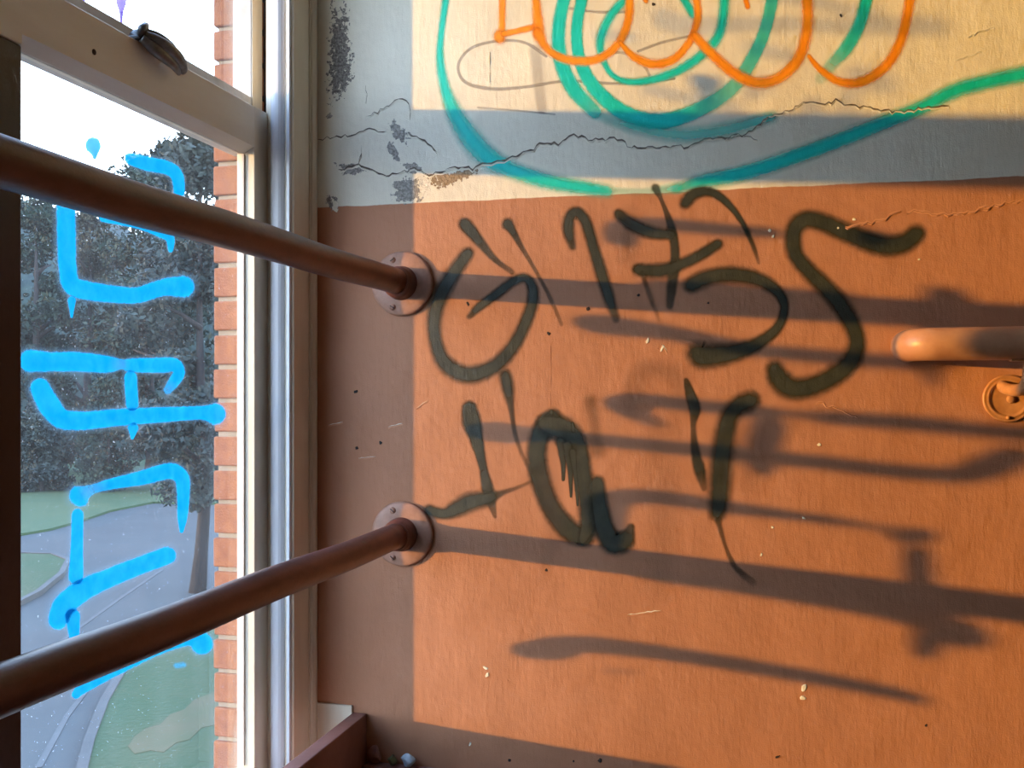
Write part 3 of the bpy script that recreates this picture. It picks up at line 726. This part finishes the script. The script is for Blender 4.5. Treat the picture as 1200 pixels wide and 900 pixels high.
def chip(px, py, w_, h_, mat, name='paint_chip', rot=0):
    rnd = random.Random(int(px * 13 + py)); bm = bmesh.new(); n = 9
    ca, sa = math.cos(rot), math.sin(rot); ring = []; ring2 = []
    for i in range(n):
        t = 2 * math.pi * i / n; k_ = rnd.uniform(.65, 1.15)
        x = w_ / 2 * k_ * math.cos(t); y = h_ / 2 * k_ * math.sin(t)
        X = px + x * ca - y * sa; Y = py + x * sa + y * ca
        ring.append(bm.verts.new(WP(X, Y) + WN * .0001)); ring2.append(bm.verts.new(WP(px + (X - px) * .8, py + (Y - py) * .8) + WN * .0012))
    for i in range(n): bm.faces.new((ring[i], ring[(i + 1) % n], ring2[(i + 1) % n], ring2[i]))
    bm.faces.new(ring2)
    bmesh.ops.recalc_face_normals(bm, faces=bm.faces)
    obj(name, bm, M[mat], wall_back)
for a in ((759, 399, 4, 8), (776, 408, 4, 9), (942, 806, 6, 9), (941, 818, 8, 6), (569, 783, 8, 4), (571, 791, 4, 8), (551, 872, 3, 6), (902, 270, 4, 5), (906, 277, 3, 5), (1001, 257, 4, 4), (892, 650, 3, 5), (960, 521, 5, 4), (982, 267, 3, 3), (942, 607, 5, 3), (905, 618, 4, 3), (1077, 304, 3, 3)):
    chip(a[0], a[1], a[2], a[3], 'chip_white', rot=.4)
for a in ((597, 891, 4, 4), (703, 891, 5, 5), (672, 892, 3, 3), (911, 887, 7, 3), (640, 668, 4, 4), (417, 459, 5, 4), (446, 519, 4, 5), (418, 525, 4, 4), (548, 356, 3, 6), (643, 391, 4, 5), (689, 362, 5, 5), (748, 346, 4, 4), (1085, 850, 4, 3), (830, 355, 3, 3), (985, 18, 3, 5), (766, 5, 4, 5)):
    chip(a[0], a[1], a[2], a[3], 'chip_dark', 'nail_hole', rot=-.5)

# ================================================================== LITTER ON THE LEDGE
def lump(name, mat, loc, r, seed, sx=1, sy=1, sz=1):
    bm = bmesh.new(); bmesh.ops.create_icosphere(bm, subdivisions=3, radius=r)
    rnd = random.Random(seed); dirs = [(Vector((rnd.uniform(-1, 1), rnd.uniform(-1, 1), rnd.uniform(-1, 1))).normalized(), rnd.uniform(.25, .6)) for _ in range(14)]
    for v in bm.verts:
        n = v.co.normalized(); k_ = 1
        for d, s in dirs: k_ -= max(0, n.dot(d) - .72) * s * 1.6
        v.co = Vector((v.co.x * sx, v.co.y * sy, v.co.z * sz)) * k_
    o = obj(name, bm, mat); lo = min(v.co.z for v in o.data.vertices); o.location = (loc[0], loc[1], loc[2] - lo); return o
lz = -.7419
tag(lump('paint_flake', M['rust_bit'], (.135, -.016, lz), .015, 3, 1, .7, 1.3), 'pinkish brown flake of paint at the foot of the sill board', 'debris')
tag(lump('leaf_scrap', M['leafbit'], (.172, -.015, lz), .010, 4, 1.1, .9, 1.2), 'small olive green scrap of dry leaf on the ledge', 'debris')
tag(lump('paper_scrap', M['paper'], (.206, -.015, lz), .013, 5, 1.3, .8, 1.1), 'crumpled bluish white paper scrap on the ledge', 'debris')

# ================================================================== OUTSIDE
GZ = -5.6
G = lambda x, y: on_z(x, y, GZ)
o = obj('ground', boxes((-160, 30, -60, 160, GZ - .5, GZ)), M['asphalt']); tag(o, 'grey asphalt drive below the window', kind='structure')
def slab(name, label, mat, pts, h, kind='structure', parent=None):
    bm = bmesh.new(); P = [G(x, y) if not isinstance(x, Vector) else x for x, y in pts]
    a = [bm.verts.new((p.x, p.y, GZ)) for p in P]; b = [bm.verts.new((p.x, p.y, GZ + h)) for p in P]; n = len(P)
    for i in range(n): bm.faces.new((a[i], a[(i + 1) % n], b[(i + 1) % n], b[i]))
    bm.faces.new(b); bmesh.ops.recalc_face_normals(bm, faces=bm.faces)
    return tag(obj(name, bm, M[mat], parent), label, kind=kind)
slab('far_lawn', 'strip of lawn at the foot of the trees', 'grass_far', [(-400, 528), (330, 528), (330, 590), (235, 592), (180, 590), (130, 600), (95, 612), (60, 622), (-10, 634), (-400, 650)], .10)
slab('lawn_island', 'green lawn island at the bend of the drive', 'grass', [(-120, 655), (30, 652), (62, 653), (80, 660), (72, 676), (45, 698), (10, 716), (-120, 760)], .12)
slab('near_lawn', 'green lawn below the window at the right of the drive', 'grass', [(420, 690), (300, 690), (252, 700), (215, 728), (180, 756), (145, 790), (122, 830), (105, 875), (95, 915), (80, 990), (420, 990)], .12)
slab('bare_patch', 'yellow brown bare earth on the near lawn', 'earth', [(262, 812), (244, 822), (228, 828), (216, 840), (199, 846), (188, 858), (170, 863), (158, 872), (150, 884), (158, 893), (176, 889), (192, 891), (206, 880), (222, 876), (236, 862), (262, 856)], .128)
def strip(pts, wpx, h, mat, parent, name):
    """kerb or painted line on the ground, constant real width"""
    P = [G(x, y) for x, y in pts]; bm = bmesh.new(); rows = []
    for i, p in enumerate(P):
        t = (P[min(i + 1, len(P) - 1)] - P[max(i - 1, 0)]).normalized(); n = Vector((-t.y, t.x, 0)) * wpx / 2
        rows.append([bm.verts.new(q) for q in (p - n, p - n + Vector((0, 0, h)), p + n + Vector((0, 0, h)), p + n)])
    for a, b in zip(rows[:-1], rows[1:]):
        for j in range(3): bm.faces.new((a[j], a[j + 1], b[j + 1], b[j]))
    bmesh.ops.recalc_face_normals(bm, faces=bm.faces)
    return obj(name, bm, M[mat], parent)
k1 = strip([(-120, 655), (30, 652), (62, 653), (80, 660), (72, 676), (45, 698), (10, 716), (-120, 760)], .16, .15, 'kerb', None, 'kerb'); tag(k1, 'pale concrete kerb round the lawn island', kind='structure')
k2 = strip([(252, 700), (215, 728), (180, 756), (145, 790), (122, 830), (105, 875), (95, 915)], .16, .15, 'kerb', None, 'kerb'); tag(k2, 'pale concrete kerb along the near lawn', kind='structure')
l1 = strip([(20, 800), (80, 745), (140, 702), (190, 668)], .10, .012, 'line', None, 'road_line'); tag(l1, 'faint white line painted along the drive', kind='structure')
l2 = strip([(45, 900), (78, 840), (112, 795), (150, 760)], .10, .012, 'line', None, 'road_line'); tag(l2, 'faint white line nearer the lawn', kind='structure')

def tree(name, label, px, base_y, top_y, wpx, trunk_w, leaf, seed, crown_base=.25, n=5200, group='trees beyond the drive', blobs=48, size=.30):
    b = G(px, base_y); dist = (b - CAM).dot(FW)
    H_ = (Y_HOR - top_y) / F_PX * dist - GZ; Wd = wpx / F_PX * dist; rnd = random.Random(seed)
    root = empty(name, (b.x, b.y, GZ)); tag(root, label, 'tree', group)
    bm = bmesh.new()
    top = H_ * .86; pts = [(Wd * .03 * math.sin(i * .9 + seed), Wd * .03 * math.cos(i * 1.1 + seed), -.2 + top * i / 9) for i in range(10)]
    tube(bm, pts, [trunk_w / 2 * (1.25 if i == 0 else 1 - i * .095) for i in range(10)], 12)
    for i in range(9):
        z0 = H_ * rnd.uniform(crown_base, .75); a = rnd.uniform(0, 6.28); L = Wd * rnd.uniform(.22, .42)
        tube(bm, [(0, 0, z0), (math.cos(a) * L * .5, math.sin(a) * L * .5, z0 + L * .35), (math.cos(a) * L, math.sin(a) * L, z0 + L * .55)], [trunk_w * .22, trunk_w * .14, trunk_w * .05], 8)
    obj('trunk', bm, M['bark'], root, True)
    # crown: leaf sprays gathered in clumps
    cl = []
    for i in range(blobs):
        f = rnd.random(); zz = H_ * (crown_base + (1 - crown_base) * (f * .93 + .02))
        prof = math.sin(math.pi * min(1, .18 + f * .80)) ** .6
        a = rnd.uniform(0, 6.28); rr = Wd * .5 * prof * math.sqrt(rnd.random()) * .8
        cl.append((Vector((rr * math.cos(a), rr * math.sin(a), min(zz, H_ - Wd * .10))), Wd * rnd.uniform(.13, .22)))
    verts = []; faces = []
    for i in range(n):
        c, r = cl[i % blobs]
        d = Vector((rnd.gauss(0, 1), rnd.gauss(0, 1), rnd.gauss(0, 1))).normalized() * r * (rnd.random() ** .35)
        p = c + Vector((d.x, d.y, d.z * .8)); s = size * rnd.uniform(.6, 1.5)
        u = Vector((rnd.gauss(0, 1), rnd.gauss(0, 1), rnd.gauss(0, 1))).normalized(); v = u.orthogonal().normalized()
        v = (v * math.cos(i) + u.cross(v) * math.sin(i)) * .6
        k0 = len(verts); verts += [p - u * s, p + v * s * .8, p + u * s, p - v * s * .7]; faces.append((k0, k0 + 1, k0 + 2, k0 + 3))
    me = bpy.data.meshes.new('foliage'); me.from_pydata([tuple(v) for v in verts], [], faces); me.materials.append(M[leaf])
    fo = bpy.data.objects.new('foliage', me); COL.objects.link(fo); fo.parent = root
    fo['kind'] = 'stuff'
    return root
tree('tall_tree', 'tall dark tree with a bare lower trunk nearest the brick edge', 236, 694, 128, 190, .42, 'leaf_grey', 11, .16, 22000, blobs=46, size=.11)
tree('evergreen_tree', 'dark evergreen right of the pane, behind the tall trunk', 175, 568, 180, 150, .8, 'leaf_dark', 12, .10, 15000, size=.17)
tree('evergreen_tree', 'olive green tree in the middle of the pane', 105, 553, 236, 150, .8, 'leaf_mid', 13, .06, 15000, size=.17)
tree('evergreen_tree', 'dark tree at the far left of the pane', 42, 568, 222, 110, .8, 'leaf_dark', 14, .06, 15000, size=.17)
tree('evergreen_tree', 'olive green tree hidden left of the window post', -60, 553, 215, 150, .8, 'leaf_mid', 15, .08, 7000, size=.26)
tree('evergreen_tree', 'broad dark tree left of the window post', -190, 568, 200, 170, .8, 'leaf_dark', 16, .08, 7000, size=.26)
tree('evergreen_tree', 'dark tree behind the brick edge', 285, 553, 150, 140, .8, 'leaf_dark', 17, .08, 7000, size=.26)
tree('evergreen_tree', 'olive green tree hidden behind the window casing', 400, 568, 170, 150, .8, 'leaf_mid', 18, .08, 7000, size=.26)
tree('bush', 'low grey green shrubs under the trees, left', 50, 577, 470, 74, .3, 'leaf_grey', 21, .02, 6000, 'shrubs under the trees', size=.14)
tree('bush', 'low dark shrubs under the trees, centre', 126, 578, 440, 74, .3, 'leaf_dark', 22, .02, 6000, 'shrubs under the trees', size=.14)
tree('bush', 'low grey green shrubs under the trees, right', 212, 577, 430, 66, .3, 'leaf_mid', 23, .02, 6000, 'shrubs under the trees', size=.14)
# far wooded hillside that closes the gaps between the trees
bm = bmesh.new()
rows = []
for j in range(6):
    row = []
    for i in range(60):
        p = G(-700 + i * 22, 560); d = (p - CAM); d.z = 0; d = d.normalized()
        q = CAM + d * (86 + j * 8); hgt = (0, 11, 17, 22, 24, 25)[j] + random.uniform(-1.2, 1.2) * (j > 0)
        row.append(bm.verts.new((q.x, q.y, GZ + hgt)))
    rows.append(row)
for a, b in zip(rows[:-1], rows[1:]):
    for i in range(59): bm.faces.new((a[i], a[i + 1], b[i + 1], b[i]))
bmesh.ops.recalc_face_normals(bm, faces=bm.faces)
hl = obj('hillside', bm, M['leaf_dark'], None, True); tag(hl, 'dark wooded slope behind the trees', kind='structure')
